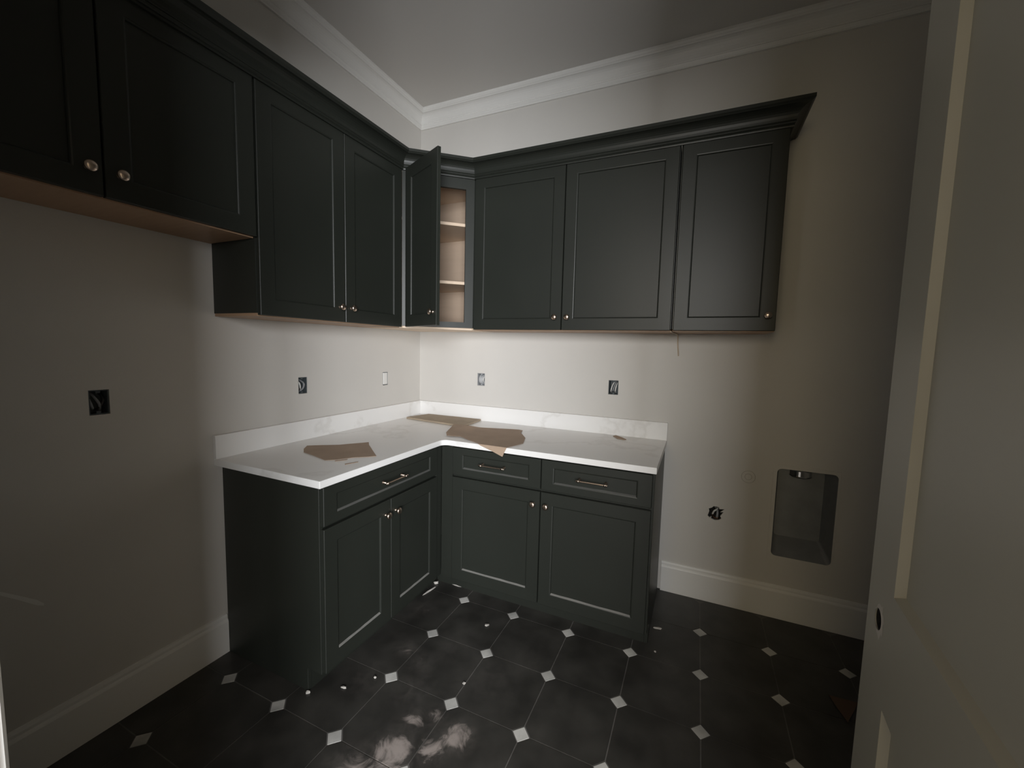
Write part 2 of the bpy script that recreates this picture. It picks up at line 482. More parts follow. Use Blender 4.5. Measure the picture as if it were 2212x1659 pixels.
# local frame: X from hinge to free edge, Y = thickness away from the camera side
door = empty('door_1', (hinge.x, hinge.y, 0.008), math.atan2(dd.y, dd.x), kind='structure')
def door_leaf():
    stile, bev, rec = 0.142, 0.007, 0.0145
    panels = [(stile, DW-stile, 0.24, 0.774), (stile, DW-stile, 0.992, DH-0.14)]
    bm = bmesh.new()
    xs = [0, stile, DW-stile, DW]
    zs = [0, 0.24, 0.774, 0.992, DH-0.14, DH]
    for side in (0, 1):
        # local +Y is to the left of X (towards -x room side): the camera side
        yf = DT if side == 0 else 0.0
        yr = DT-rec if side == 0 else rec
        for i in range(3):
            for j in range(5):
                if i == 1 and j in (1, 3): continue
                bm.faces.new([bm.verts.new((u, yf, z)) for u, z in ((xs[i],zs[j]),(xs[i+1],zs[j]),(xs[i+1],zs[j+1]),(xs[i],zs[j+1]))])
        for a, b, c, d in panels:
            o = [(a,c),(b,c),(b,d),(a,d)]
            n = [(a+bev,c+bev),(b-bev,c+bev),(b-bev,d-bev),(a+bev,d-bev)]
            for k in range(4):
                p, q, r, s = o[k], o[(k+1) % 4], n[(k+1) % 4], n[k]
                bm.faces.new((bm.verts.new((p[0],yf,p[1])), bm.verts.new((q[0],yf,q[1])), bm.verts.new((r[0],yr,r[1])), bm.verts.new((s[0],yr,s[1]))))
            bm.faces.new([bm.verts.new((u, yr, z)) for u, z in n])
    for p, q in (((0,0),(DW,0)), ((DW,0),(DW,DH)), ((DW,DH),(0,DH)), ((0,DH),(0,0))):
        bm.faces.new((bm.verts.new((p[0],0,p[1])), bm.verts.new((q[0],0,q[1])), bm.verts.new((q[0],DT,q[1])), bm.verts.new((p[0],DT,p[1]))))
    bmesh.ops.remove_doubles(bm, verts=bm.verts, dist=1e-5)
    return bm
leaf = obj('leaf', door_leaf(), M['door'], door)
bore = lathe(bmesh.new(), [(0.021, -0.06), (0.021, 0.06)], 28, org=(DW-0.075, DT/2, 0.912))
cutter = obj('bore', bore, M['gap'])
cutter.parent = door
bpy.context.view_layer.update()
bo = leaf.modifiers.new('bore', 'BOOLEAN'); bo.object = cutter; bo.operation = 'DIFFERENCE'; bo.solver = 'EXACT'
dg = bpy.context.evaluated_depsgraph_get()
nm = bpy.data.meshes.new_from_object(leaf.evaluated_get(dg))
leaf.modifiers.clear(); leaf.data = nm
bpy.data.objects.remove(cutter, do_unlink=True)
# splintered paint rim, and a black sleeve painting the bore's inner shade
bm = bmesh.new()
N = 24
ri = []
random.seed(9)
for k in range(N):
    t = 2*math.pi*k/N
    r2 = 0.0215 + (0.012*random.random() if 2.0 < t < 4.6 or t < 0.6 else 0.002)
    ri.append((bm.verts.new((DW-0.075+0.0205*math.cos(t), DT+0.0012, 0.912+0.0205*math.sin(t))),
               bm.verts.new((DW-0.075-0.003+r2*math.cos(t), DT+0.0004, 0.912+r2*1.3*math.sin(t)))))
for k in range(N):
    a, b = ri[k], ri[(k+1) % N]
    bm.faces.new((a[0], b[0], b[1], a[1]))
obj('chipped_rim', bm, M['plaster'], leaf, label='chipped pale paint around the knob bore')
bm = bmesh.new()
for r_ in (0.0205,):
    A_ = [[bm.verts.new((DW-0.075+r_*math.cos(2*math.pi*k/24), y_, 0.912+r_*math.sin(2*math.pi*k/24))) for k in range(24)] for y_ in (0.004, DT-0.001)]
    for k in range(24): bm.faces.new((A_[0][k], A_[0][(k+1) % 24], A_[1][(k+1) % 24], A_[1][k]))
obj('bore_lining', bm, M['gap'], leaf)
obj('lock_core', boxm(DW-0.1, DW-0.05, 0.004, 0.02, 0.887, 0.937), M['gap'], leaf)
for z in (0.25, 1.2, 2.15):
    bm = boxm(-0.001, 0.004, -0.002, 0.004, z-0.05, z+0.05)
    obj('hinge', lathe(bm, [(0.006, z-0.05), (0.006, z+0.05)], 10, 'z', (-0.004, -0.004, 0)), M['brass'], door)

# streak of reflected light, painted as a pale strip on the left wall
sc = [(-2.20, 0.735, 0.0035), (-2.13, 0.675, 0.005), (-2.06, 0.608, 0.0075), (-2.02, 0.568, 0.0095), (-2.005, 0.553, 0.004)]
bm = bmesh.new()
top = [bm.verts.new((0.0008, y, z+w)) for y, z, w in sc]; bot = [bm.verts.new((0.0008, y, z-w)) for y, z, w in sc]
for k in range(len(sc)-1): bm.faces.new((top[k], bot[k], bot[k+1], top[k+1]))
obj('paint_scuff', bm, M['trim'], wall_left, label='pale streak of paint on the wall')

# ------------------------------------------------------------------ cabinet hardware
def knob(parent, x, y, z):
    bm = lathe(bmesh.new(), [(0.0085, 0), (0.0085, 0.002), (0.0055, 0.004), (0.0050, 0.012), (0.0075, 0.016), (0.0150, 0.019), (0.0163, 0.0225), (0.0150, 0.0265), (0.0100, 0.0295), (0.0030, 0.0308)], 24)
    return obj('knob', bm, M['brass'], parent, (x, y, z), smooth=True)

def pull(parent, x, y, z, L=0.153):
    root = obj('bar', tube(bmesh.new(), [(-L/2, -0.030, 0), (-L/2+0.004, -0.030, 0), (L/2-0.004, -0.030, 0), (L/2, -0.030, 0)], 0.0048, 12), M['brass'], parent, (x, y, z), smooth=False)
    root.name = 'handle'
    bm = root.data
    b2 = bmesh.new(); b2.from_mesh(bm)
    for s in (-1, 1):
        lathe(b2, [(0.0085, 0), (0.0085, 0.003), (0.0050, 0.006), (0.0050, 0.030)], 12, org=(s*(L/2-0.012), 0, 0))
        lathe(b2, [(0.0065, -0.0065), (0.0075, 0), (0.0065, 0.0065)], 12, org=(s*(L/2-0.012), -0.030, 0))
    b2.to_mesh(bm); b2.free()
    for p in bm.polygons: p.use_smooth = True
    return root

def shaker(name, parent, x0, x1, z0, z1, yf, fwid=0.062, t=0.020, rec=0.008, dusty=False, rail=None):  # dusty: adds a thin pale strip on the bottom rail's ledge
    """a shaker front: one frame mesh, one recessed panel. yf = front face (local -y), parent's local frame"""
    w, h_ = x1-x0, z1-z0
    rail = rail or fwid
    dr = rail-fwid
    bm = bmesh.new()
    o = [(0,0),(w,0),(w,h_),(0,h_)]
    e = 0.002
    oo = [(e,e),(w-e,e),(w-e,h_-e),(e,h_-e)]
    ins = lambda q: [(q,q+dr),(w-q,q+dr),(w-q,h_-q-dr),(q,h_-q-dr)]
    bev = 0.0075
    loops = [(o, t), (o, e), (oo, 0), (ins(fwid), 0), (ins(fwid+0.0035), 0.0010), (ins(fwid+0.0060), 0.0032), (ins(fwid+0.0072), 0.0058), (ins(fwid+bev), rec), (ins(fwid+bev), t)]
    rings = [[bm.verts.new((x, d, z)) for x, z in pts] for pts, d in loops]
    for a, b in zip(rings, rings[1:] + rings[:1]):
        for k in range(4): bm.faces.new((a[k], a[(k+1) % 4], b[(k+1) % 4], b[k]))
    f = obj(name, bm, M['cab'], parent, (x0, yf, z0))
    if dusty:  # thin pale strip along the ledge of the bottom rail
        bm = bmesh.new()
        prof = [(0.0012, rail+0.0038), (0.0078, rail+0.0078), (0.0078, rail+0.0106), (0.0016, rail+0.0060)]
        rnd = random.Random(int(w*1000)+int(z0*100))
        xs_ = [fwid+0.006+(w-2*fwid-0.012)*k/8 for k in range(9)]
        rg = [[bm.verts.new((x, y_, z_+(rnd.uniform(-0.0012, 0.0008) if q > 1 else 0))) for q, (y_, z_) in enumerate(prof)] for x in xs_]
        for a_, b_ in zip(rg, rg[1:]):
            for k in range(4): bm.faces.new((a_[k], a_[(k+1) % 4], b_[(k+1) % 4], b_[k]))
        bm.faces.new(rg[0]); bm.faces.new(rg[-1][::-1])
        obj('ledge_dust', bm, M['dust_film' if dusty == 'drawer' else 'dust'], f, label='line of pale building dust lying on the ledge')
    obj('panel', boxm(fwid+bev-0.0005, w-fwid-bev+0.0005, rec, t-0.002, rail+bev-0.0005, h_-rail-bev+0.0005), M['cab'], f)
    return f

# ------------------------------------------------------------------ base cabinets
BZ, BT = 0.104, 0.884      # underside and top of the carcass
BD, FY = 0.598, 0.620      # carcass depth, door face
def base_end(bm, x0, x1):
    """end panel with a toe-kick notch, in the cabinet's local frame"""
    pts = [(-0.007, 0.0), (-0.525, 0.0), (-0.525, BZ-0.004), (-0.603, BZ-0.004), (-0.603, BT), (-0.007, BT)]
    a = [bm.verts.new((x0, y, z)) for y, z in pts]; b = [bm.verts.new((x1, y, z)) for y, z in pts]
    n = len(pts)
    bm.faces.new(a); bm.faces.new(b[::-1])
    for i in range(n): bm.faces.new((a[i], a[(i+1) % n], b[(i+1) % n], b[i]))
    return bm

# left: one wide drawer over two doors (local X runs along +y)
LB = empty('base_cabinet', (0.003, -1.442, 0), math.pi/2, label='dark green base cabinet with one wide drawer over two doors', cat='cabinet')
LW = 1.442-0.608
obj('body', boxm(0.018, LW, -BD, -0.001, BZ, BT), M['cab'], LB)
obj('end_panel', base_end(bmesh.new(), 0.0, 0.018), M['cab'], LB, bevel=0.0012)
obj('toe_kick', boxm(0.018, LW+0.07, -0.525, -0.510, 0.0, BZ), M['cab'], LB)
obj('filler', boxm(0.779, LW-0.004, -0.612, -BD, BZ, BT), M['cab'], LB)
fy = -FY
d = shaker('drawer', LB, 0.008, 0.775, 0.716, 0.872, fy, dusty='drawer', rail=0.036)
pull(d, 0.7670/2+0.012, 0, 0.083)
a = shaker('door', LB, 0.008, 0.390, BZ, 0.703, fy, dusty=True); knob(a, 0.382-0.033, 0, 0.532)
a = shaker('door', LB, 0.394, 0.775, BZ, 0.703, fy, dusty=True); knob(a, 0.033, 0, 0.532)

# right: two drawers over two doors
RB = empty('base_cabinet', (0.606, -0.003, 0), 0, label='dark green base cabinet with two drawers side by side over two doors', cat='cabinet')
RWd = 1.768-0.606
obj('body', boxm(0.012, RWd-0.018, -BD, -0.001, BZ, BT), M['cab'], RB)
obj('end_panel', base_end(bmesh.new(), RWd-0.018, RWd), M['cab'], RB, bevel=0.0012)
obj('toe_kick', boxm(-0.07, RWd-0.018, -0.525, -0.510, 0.0, BZ), M['cab'], RB)
obj('filler', boxm(0.013, 0.084, -0.612, -BD, BZ, BT), M['cab'], RB)
for x0, x1, px, kx in ((0.088, 0.612, 0.345-0.088, 'r'), (0.617, 1.152, 0.880-0.617, 'l')):
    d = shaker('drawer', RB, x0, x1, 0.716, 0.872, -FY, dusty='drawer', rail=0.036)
    pull(d, px, 0, 0.083)
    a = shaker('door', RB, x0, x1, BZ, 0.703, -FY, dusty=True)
    knob(a, (x1-x0-0.033) if kx == 'r' else 0.033, 0, 0.532)

# ------------------------------------------------------------------ countertop with backsplash
CD, CZ0, CZ1, CL, CR = 0.6484, 0.884, 0.914, 1.4725, 1.7758
pts = [(0.002, -0.002), (0.002, -CL), (CD, -CL)]
R_ = 0.035
cx, cy = CD+R_, -CD-R_
for k in range(9):
    t = math.pi - (math.pi/2)*k/8
    pts.append((cx+R_*math.cos(t), cy+R_*math.sin(t)))
pts += [(CR, -CD), (CR, -0.002)]
top = obj('countertop', prism(bmesh.new(), pts, CZ0, CZ1), M['quartz'], bevel=0.0025, seg=2,
          label='white veined quartz L-shaped countertop on the base cabinets', cat='countertop')
obj('backsplash', boxm(0.002, 0.021, -CL, -0.022, CZ1, 1.018), M['quartz'], top, bevel=0.0015)
obj('backsplash', boxm(0.002, CR, -0.021, -0.002, CZ1, 1.018), M['quartz'], top, bevel=0.0015)

# ------------------------------------------------------------------ upper cabinets
UZ0, UZ1, UD, UF = 1.535, 2.449, 0.279, 0.300
def upper(label, loc, rz, W, z0, doors, left_end=True, right_end=True):
    """doors: list of (x0, x1, knob side); local X along the wall, -Y into the room, z measured from the underside"""
    H_ = UZ1-z0
    t = empty('wall_cabinet', (loc[0], loc[1], z0), rz, label=label, cat='cabinet')
    obj('body', boxm(0, W, -UD, -0.001, 0.012, H_), M['cab'], t)
    obj('bottom_panel', boxm(0.003, W-0.003, -UD+0.002, -0.001, 0.0, 0.012), M['underside'], t, label='bare brown veneer underside')
    for x0, x1, k in doors:
        a = shaker('door', t, x0, x1, 0.004, H_-0.003, -UF)
        knob(a, (x1-x0-0.034) if k == 'r' else 0.034, 0, 0.071)
    return t
P1, P2 = Vector((0.297, -0.572)), Vector((0.622, -0.299))
# left run
upper('pair of closed dark green wall cabinet doors between the raised cabinet and the corner', (0.002, -1.447, 0), math.pi/2, 1.447-0.575, UZ0,
      [(0.004, 0.4395, 'r'), (0.4435, 0.868, 'l')])
obj_fr = upper('short dark green wall cabinet hung higher over the empty alcove', (0.002, -2.420, 0), math.pi/2, 2.420-1.4485, 1.839,
      [(0.060, 0.511, 'r'), (0.516, 0.9685, 'l')])
# right run
upper('wide dark green double-door wall cabinet over the back counter', (0.624, -0.002, 0), 0, 1.778-0.624, UZ0,
      [(0.005, 0.570, 'r'), (0.575, 1.151, 'l')])
upper('narrow single-door dark green wall cabinet at the free end of the back run', (1.783, -0.002, 0), 0, 2.233-1.783, UZ0,
      [(0.006, 0.447, 'r')])

# diagonal corner cabinet, standing open
KC = empty('corner_wall_cabinet', (0, 0, UZ0), 0, label='diagonal corner wall cabinet with its door open and shelves showing', cat='cabinet')
KH = UZ1-UZ0
n2 = Vector((P2-P1)).normalized(); nout = Vector((n2.y, -n2.x))
q1, q2 = P1 - nout*0.020, P2 - nout*0.020      # carcass behind the face frame
outline = [(0.004, -0.004), (0.004, -0.566), (0.280, -0.566), (q1.x+0.004, q1.y+0.006), (q2.x-0.006, q2.y+0.004), (0.614, -0.282), (0.614, -0.004)]
obj('top_panel', prism(bmesh.new(), outline, KH-0.018, KH), M['maple'], KC)
obj('bottom_panel', prism(bmesh.new(), outline, 0.0, 0.018), M['maple'], KC, label='bare maple floor of the cabinet')
obj('back_panel', boxm(0.004, 0.012, -0.554, -0.004, 0.018, KH-0.018), M['inside'], KC)
obj('back_panel', boxm(0.012, 0.602, -0.012, -0.004, 0.018, KH-0.018), M['inside'], KC)
obj('side_panel', boxm(0.004, 0.280, -0.566, -0.554, 0.018, KH-0.018), M['inside'], KC)
obj('side_panel', boxm(0.602, 0.614, -0.282, -0.004, 0.018, KH-0.018), M['inside'], KC)
obj('outer_skin', boxm(0.004, 0.285, -0.573, -0.566, 0.012, KH), M['cab'], KC)
obj('outer_skin', boxm(0.614, 0.623, -0.287, -0.004, 0.012, KH), M['cab'], KC)
shelf_pts = [(0.013, -0.013), (0.013, -0.553), (0.275, -0.553), (q1.x+0.016, q1.y+0.020), (q2.x-0.020, q2.y+0.010), (0.601, -0.275), (0.601, -0.013)]
for z in (1.815, 2.166):
    obj('shelf', prism(bmesh.new(), shelf_pts, z-UZ0, z-UZ0+0.018), M['maple'], KC, bevel=0.001)
ang = math.atan2(n2.y, n2.x)
FL = (P2-P1).length
bm = bmesh.new()
box(bm, 0.0, 0.040, 0.0, 0.019, 0.012, KH)
box(bm, FL-0.052, FL, 0.0, 0.019, 0.012, KH)
box(bm, 0.040, FL-0.052, 0.0, 0.019, 0.012, 0.046)
box(bm, 0.040, FL-0.052, 0.0, 0.019, KH-0.075, KH)
obj('face_frame', bm, M['cab'], KC, (P1.x, P1.y, 0), (0, 0, ang))
hp = P1 + n2*0.036 + nout*0.004
fe = Vector((0.655, -0.708))
oa = math.atan2((fe-hp).y, (fe-hp).x)
dw = (fe-hp).length
cd = shaker('door', KC, 0, dw, 0.006, KH-0.004, 0)
cd.location = (hp.x + 0.020*math.sin(oa)*1.0, hp.y - 0.020*math.cos(oa), 0.006)
cd.rotation_euler = (0, 0, oa)
knob(cd, dw-0.034, 0, 0.071)
for z in (0.10, KH-0.12):
    obj('hinge', boxm(0.004, 0.05, 0.020, 0.028, z-0.018, z+0.018), M['steel'], cd)

# crown moulding over the wall cabinets
QZ = UZ1
QP = [(0, QZ-0.014), (0.007, QZ-0.014), (0.009, QZ-0.008), (0.007, QZ-0.002), (0.012, QZ+0.001), (0.015, QZ+0.006), (0.012, QZ+0.012)]
for k in range(8):
    t = k/7*math.pi/2
    QP.append((0.014 + 0.046*(1-math.cos(t)), QZ+0.014+0.046*math.sin(t)))
QP += [(0.064, QZ+0.064), (0.069, QZ+0.068), (0.069, QZ+0.082), (0, QZ+0.082)]
crown = empty('cabinet_crown', (0, 0, QZ), 0, label='dark green crown moulding running along the tops of the wall cabinets', cat='moulding')
for bm in sweep_segments([(o-0.0, z-QZ) for o, z in QP], [(0.303, -2.420), (0.303, -0.5745), (0.6245, -0.303), (2.234, -0.303), (2.234, -0.004)]):
    obj('moulding_length', bm, M['cab'], crown)

# ------------------------------------------------------------------ wall boxes
def wires(parent, specs, to3):
    for m, r, pts in specs:
        obj('wire', tube(bmesh.new(), smooth_path([to3(*p) for p in pts], 6), r, 8), m, parent, smooth=True)
def outlet(label, u0, u1, wall, specs, m=None, group=None):
    """an open recessed box: local X along the wall, local Y into the wall"""
    uc, w, h_ = (u0+u1)/2, u1-u0, OZ1-OZ0
    if wall == 'left': t = empty('outlet_box', (0, uc, (OZ0+OZ1)/2), math.pi/2, label=label, cat='outlet box', group=group)
    else: t = empty('outlet_box', (uc, 0, (OZ0+OZ1)/2), 0, label=label, cat='outlet box', group=group)
    th, dep, g_ = 0.003, 0.055, 0.0012
    a, b, c, d = -w/2+g_, w/2-g_, -h_/2+g_, h_/2-g_
    bm = bmesh.new()
    y0 = 0.004
    box(bm, a, a+th, y0, dep, c, d); box(bm, b-th, b, y0, dep, c, d)
    box(bm, a+th, b-th, y0, dep, c, c+th); box(bm, a+th, b-th, y0, dep, d-th, d)
    box(bm, a+th, b-th, dep-th, dep, c+th, d-th)
    obj('shell', bm, m or M['box'], t)
    obj('screw_tab', boxm(-0.006, 0.006, y0+0.004, y0+0.014, c+th, c+th+0.008), m or M['box'], t)
    obj('screw_tab', boxm(-0.006, 0.006, y0+0.004, y0+0.014, d-th-0.008, d-th), m or M['box'], t)
    wires(t, specs, lambda x, y, z: (x, y, z))
    return t
W_, K_, G_ = M['wire_w'], M['wire_k'], M['wire_g']
outlet('open wall box full of dark wires in the alcove', *left_outlets[0], 'left',
       [(G_, 0.004, [(-0.010, 0.05, 0.036), (-0.006, 0.02, 0.018), (0.004, 0.012, -0.008), (0.010, 0.03, -0.03)]),
        (K_, 0.004, [(0.012, 0.05, 0.036), (0.016, 0.016, 0.012), (0.008, 0.014, -0.012), (0.0, 0.035, -0.03)]),
        (G_, 0.0035, [(-0.018, 0.05, 0.03), (-0.017, 0.02, 0.0), (-0.012, 0.02, -0.02), (-0.004, 0.045, -0.03)])])
outlet('open wall box with grey and white wires above the left counter', *left_outlets[1], 'left',
       [(W_, 0.004, [(-0.014, 0.05, 0.034), (-0.016, 0.014, 0.018), (-0.010, 0.010, -0.002), (-0.004, 0.02, -0.022), (0.004, 0.045, -0.034)]),
        (G_, 0.005, [(0.010, 0.05, 0.03), (0.012, 0.012, 0.012), (0.010, 0.012, -0.014), (0.002, 0.03, -0.034)]),
        (K_, 0.0045, [(-0.018, 0.045, -0.004), (-0.016, 0.014, -0.012), (-0.010, 0.02, -0.026), (-0.006, 0.045, -0.034)])])
t = outlet('small pale wall box near the corner with a flush white insert', *left_outlets[2], 'left', [])
obj('insert', boxm(-0.0155, 0.0235, 0.004, 0.012, -0.040, 0.040), M['trim'], t, bevel=0.002)
M['box_pale'] = mat('pale_grey_box', (0.34, 0.35, 0.36), 0.5)
M['cable_pale'] = mat('pale_grey_cable', (0.44, 0.45, 0.46), 0.5)
outlet('open wall box stuffed with pale grey cable beside the corner', *back_outlets[0], 'back',
       [(M['cable_pale'], 0.0095, [(-0.014, 0.05, 0.03), (-0.013, 0.014, 0.016), (-0.012, 0.012, -0.016), (-0.012, 0.045, -0.034)]),
        (M['cable_pale'], 0.0095, [(0.001, 0.05, 0.03), (0.001, 0.012, 0.012), (0.000, 0.013, -0.02), (0.001, 0.045, -0.034)]),
        (W_, 0.005, [(0.014, 0.05, 0.032), (0.016, 0.010, 0.012), (0.014, 0.010, -0.010), (0.010, 0.045, -0.034)])], M['box_pale'])
outlet('open wall box with white wires zigzagging in it, right of the pale one', *back_outlets[1], 'back',
       [(W_, 0.004, [(-0.018, 0.05, -0.034), (-0.016, 0.012, -0.022), (-0.008, 0.010, 0.010), (0.002, 0.012, 0.030), (0.006, 0.045, 0.036)]),
        (G_, 0.004, [(-0.006, 0.05, -0.034), (-0.004, 0.012, -0.020), (0.004, 0.011, 0.006), (0.012, 0.014, 0.030), (0.014, 0.045, 0.036)]),
        (W_, 0.004, [(0.008, 0.05, -0.036), (0.010, 0.012, -0.022), (0.016, 0.010, 0.010), (0.020, 0.03, 0.028)])])

# ragged hole in the drywall low on the back wall, wires poking out
rw = empty('junction_hole', ((RAG[0]+RAG[1])/2, 0, (RAG[2]+RAG[3])/2), 0, label='ragged hole broken in the plaster with loose cable ends', cat='wall hole')
rag = [(-0.043, -0.020), (-0.036, 0.008), (-0.040, 0.022), (-0.024, 0.030), (-0.014, 0.041), (0.012, 0.039), (0.014, 0.028), (0.041, 0.031), (0.036, 0.014),
       (0.020, 0.010), (0.021, -0.012), (0.028, -0.026), (0.016, -0.035), (-0.006, -0.041), (-0.026, -0.033), (-0.022, -0.022), (-0.034, -0.030)]
hw, hh = (RAG[1]-RAG[0])/2, (RAG[3]-RAG[2])/2
bm = bmesh.new()
def outer(p):
    s = min(hw/abs(p[0]) if p[0] else 9, hh/abs(p[1]) if p[1] else 9)
    return (p[0]*s, p[1]*s)
loops = []
cent = (-0.003, 0.002)
order = sorted(range(len(rag)), key=lambda k: math.atan2(rag[k][1]-cent[1], rag[k][0]-cent[0]))
ring = [rag[k] for k in order]
corners = [(hw, hh), (-hw, hh), (-hw, -hh), (hw, -hh)]
pairs = [(p, outer(p)) for p in ring]
allp = pairs + [((c_[0]*0.42, c_[1]*0.5) if False else None, c_) for c_ in corners]
seq = sorted(allp, key=lambda q: math.atan2(q[1][1], q[1][0]))
inner_last = [q for q in seq if q[0]][-1][0]
filled = []
for p, q in seq:
    if p is None: p = inner_last
    filled.append((p, q)); inner_last = p
for y in (0.0, 0.012):
    loops.append(([bm.verts.new((p[0], y, p[1])) for p, q in filled], [bm.verts.new((q[0], y, q[1])) for p, q in filled]))
nF = len(filled)
for k in range(nF):
    k2 = (k+1) % nF
    for I, O in loops:
        try: bm.faces.new((I[k], I[k2], O[k2], O[k]))
        except ValueError: pass
    bm.faces.new((loops[0][0][k], loops[0][0][k2], loops[1][0][k2], loops[1][0][k]))
bmesh.ops.remove_doubles(bm, verts=bm.verts, dist=1e-5)
obj('broken_plaster', bm, M['paint'], rw)
obj('back_box', boxm(-hw+0.002, hw-0.002, 0.050, 0.058, -hh+0.002, hh-0.002), M['gap'], rw)
wires(rw, [(G_, 0.006, [(0.002, 0.05, -0.03), (0.004, 0.0, -0.018), (0.006, -0.006, 0.004), (0.004, 0.01, 0.020), (-0.008, 0.045, 0.03)]),
           (W_, 0.005, [(-0.020, 0.05, -0.02), (-0.018, 0.006, -0.006), (-0.012, 0.0, 0.012), (0.000, 0.004, 0.022), (0.014, 0.045, 0.028)]),
           (M['copper'], 0.0035, [(0.010, 0.05, -0.02), (0.010, 0.008, -0.026), (0.000, 0.010, -0.030), (-0.014, 0.02, -0.026), (-0.02, 0.05, -0.02)])], lambda x, y, z: (x, y, z))

# round capped stub on the wall
rc = obj('round_cover', lathe(bmesh.new(), [(0.0355, 0.0), (0.0355, 0.0012), (0.002, 0.0012)], 36), M['paint'], loc=(2.203, -0.0002, 0.758),
         label='faint round cover painted like the wall, between the ragged hole and the vent box', cat='cover')
for r0 in (0.0335, 0.0165):
    bm = bmesh.new()
    rg = [[bm.verts.new(((r0+q*0.0011)*math.cos(2*math.pi*k/36), y_, (r0+q*0.0011)*math.sin(2*math.pi*k/36))) for k in range(36)] for q, y_ in ((-1, -0.0011), (0, -0.0024), (1, -0.0011))]
    for a_, b_ in zip(rg, rg[1:]):
        for k in range(36): bm.faces.new((a_[k], a_[(k+1) % 36], b_[(k+1) % 36], b_[k]))
    obj('ring', bm, M['ring'], rc)

# recessed dryer vent box
VB = empty('dryer_vent_box', (2.468, 0, 0.585), 0, label='recessed grey metal dryer vent box low in the back wall', cat='vent box')
def rrect(x0, x1, z0, z1, r, y, n=5):
    out = []
    for cx_, cz_, a0 in ((x1-r, z1-r, 0), (x0+r, z1-r, math.pi/2), (x0+r, z0+r, math.pi), (x1-r, z0+r, 1.5*math.pi)):
        for k in range(n+1):
            t = a0 + (math.pi/2)*k/n
            out.append((cx_+r*math.cos(t), y, cz_+r*math.sin(t)))
    return out
bm = bmesh.new()
fx0, fx1, fz0, fz1 = 2.335-2.468, 2.601-2.468, 0.345-0.585, 0.826-0.585
bx0, bx1, bz0, bz1 = 2.357-2.468, 2.568-2.468, 0.424-0.585, 0.806-0.585
L1 = [bm.verts.new(p) for p in rrect(fx0, fx1, fz0, fz1, 0.022, -0.001)]
L2 = [bm.verts.new(p) for p in rrect(bx0, bx1, bz0, bz1, 0.016, 0.100)]
n = len(L1)
for k in range(n): bm.faces.new((L1[k], L1[(k+1) % n], L2[(k+1) % n], L2[k]))
bm.faces.new(L2)
obj('pan', bm, M['steel'], VB, smooth=False)
bm = bmesh.new()
A = [bm.verts.new(p) for p in rrect(fx0-0.018, fx1+0.010, fz0-0.030, fz1+0.018, 0.004, -0.0006)]
B = [bm.verts.new(p) for p in rrect(fx0-0.017, fx1+0.009, fz0-0.029, fz1+0.017, 0.004, -0.0020)]
Cc = [bm.verts.new(p) for p in rrect(fx0, fx1, fz0, fz1, 0.022, -0.0020)]
Dd = [bm.verts.new(p) for p in rrect(fx0, fx1, fz0, fz1, 0.022, 0.0040)]
for a, b in ((A, B), (B, Cc), (Cc, Dd)):
    for k in range(n): bm.faces.new((a[k], a[(k+1) % n], b[(k+1) % n], b[k]))
obj('flange', bm, M['paint'], VB)
bm = bmesh.new()
lathe(bm, [(0.048, 0.0), (0.050, 0.004), (0.050, 0.030), (0.0525, 0.033), (0.050, 0.037), (0.047, 0.037), (0.046, 0.0)], 36, '-z', (-0.020, 0.050, fz1-0.004))
obj('duct_collar', bm, M['shiny'], VB, smooth=False, label='shiny round duct collar in the top of the box')

# thin tan cable hanging from the seam between the two right-hand wall cabinets
bm = tube(bmesh.new(), smooth_path([(1.779, -0.296, 1.533), (1.786, -0.22, 1.5315), (1.797, -0.06, 1.5310), (1.801, -0.006, 1.522), (1.803, -0.0045, 1.48), (1.808, -0.0045, 1.43), (1.810, -0.005, 1.408)], 6), 0.0035, 8)
obj('thin_cable', bm, M['cable_tan'], smooth=True, label='thin tan cable hanging on the wall under the cabinet seam', cat='cable')

# ------------------------------------------------------------------ cardboard and paper on the counter
def sheet(name, pts, z, t, m, label, cat, warp=0.0, sub=3, group=None, base=None):
    bm = bmesh.new()
    f = bm.faces.new([bm.verts.new((x, y, 0)) for x, y in pts])
    bmesh.ops.triangulate(bm, faces=[f])
    bmesh.ops.subdivide_edges(bm, edges=bm.edges, cuts=sub, use_grid_fill=True)
    rnd = random.Random(len(pts)*7+int(z*1000))
    ph = [rnd.uniform(0, 6) for _ in range(4)]
    for v in bm.verts:
        x, y = v.co.x, v.co.y
        v.co.z = z + warp*(0.5+0.5*math.sin(9*x+ph[0])*math.cos(7*y+ph[1])) + 0.35*warp*math.sin(31*x+ph[2])*math.sin(27*y+ph[3]) + 0.35*warp
    bmesh.ops.recalc_face_normals(bm, faces=bm.faces)
    ext = bmesh.ops.extrude_face_region(bm, geom=bm.faces[:])
    for v in [g_ for g_ in ext['geom'] if isinstance(g_, bmesh.types.BMVert)]: v.co.z += t
    return obj(name, bm, m, label=label, cat=cat, group=group)
sheet('cardboard_sheet', [(0.060, -0.232), (0.078, -0.140), (0.106, -0.032), (0.33, -0.030), (0.548, -0.030), (0.557, -0.160), (0.560, -0.282), (0.53, -0.290), (0.30, -0.262)],
      0.9145, 0.011, M['card'], 'stiff flat cardboard sheet lying in the corner of the countertop', 'cardboard', 0.001)
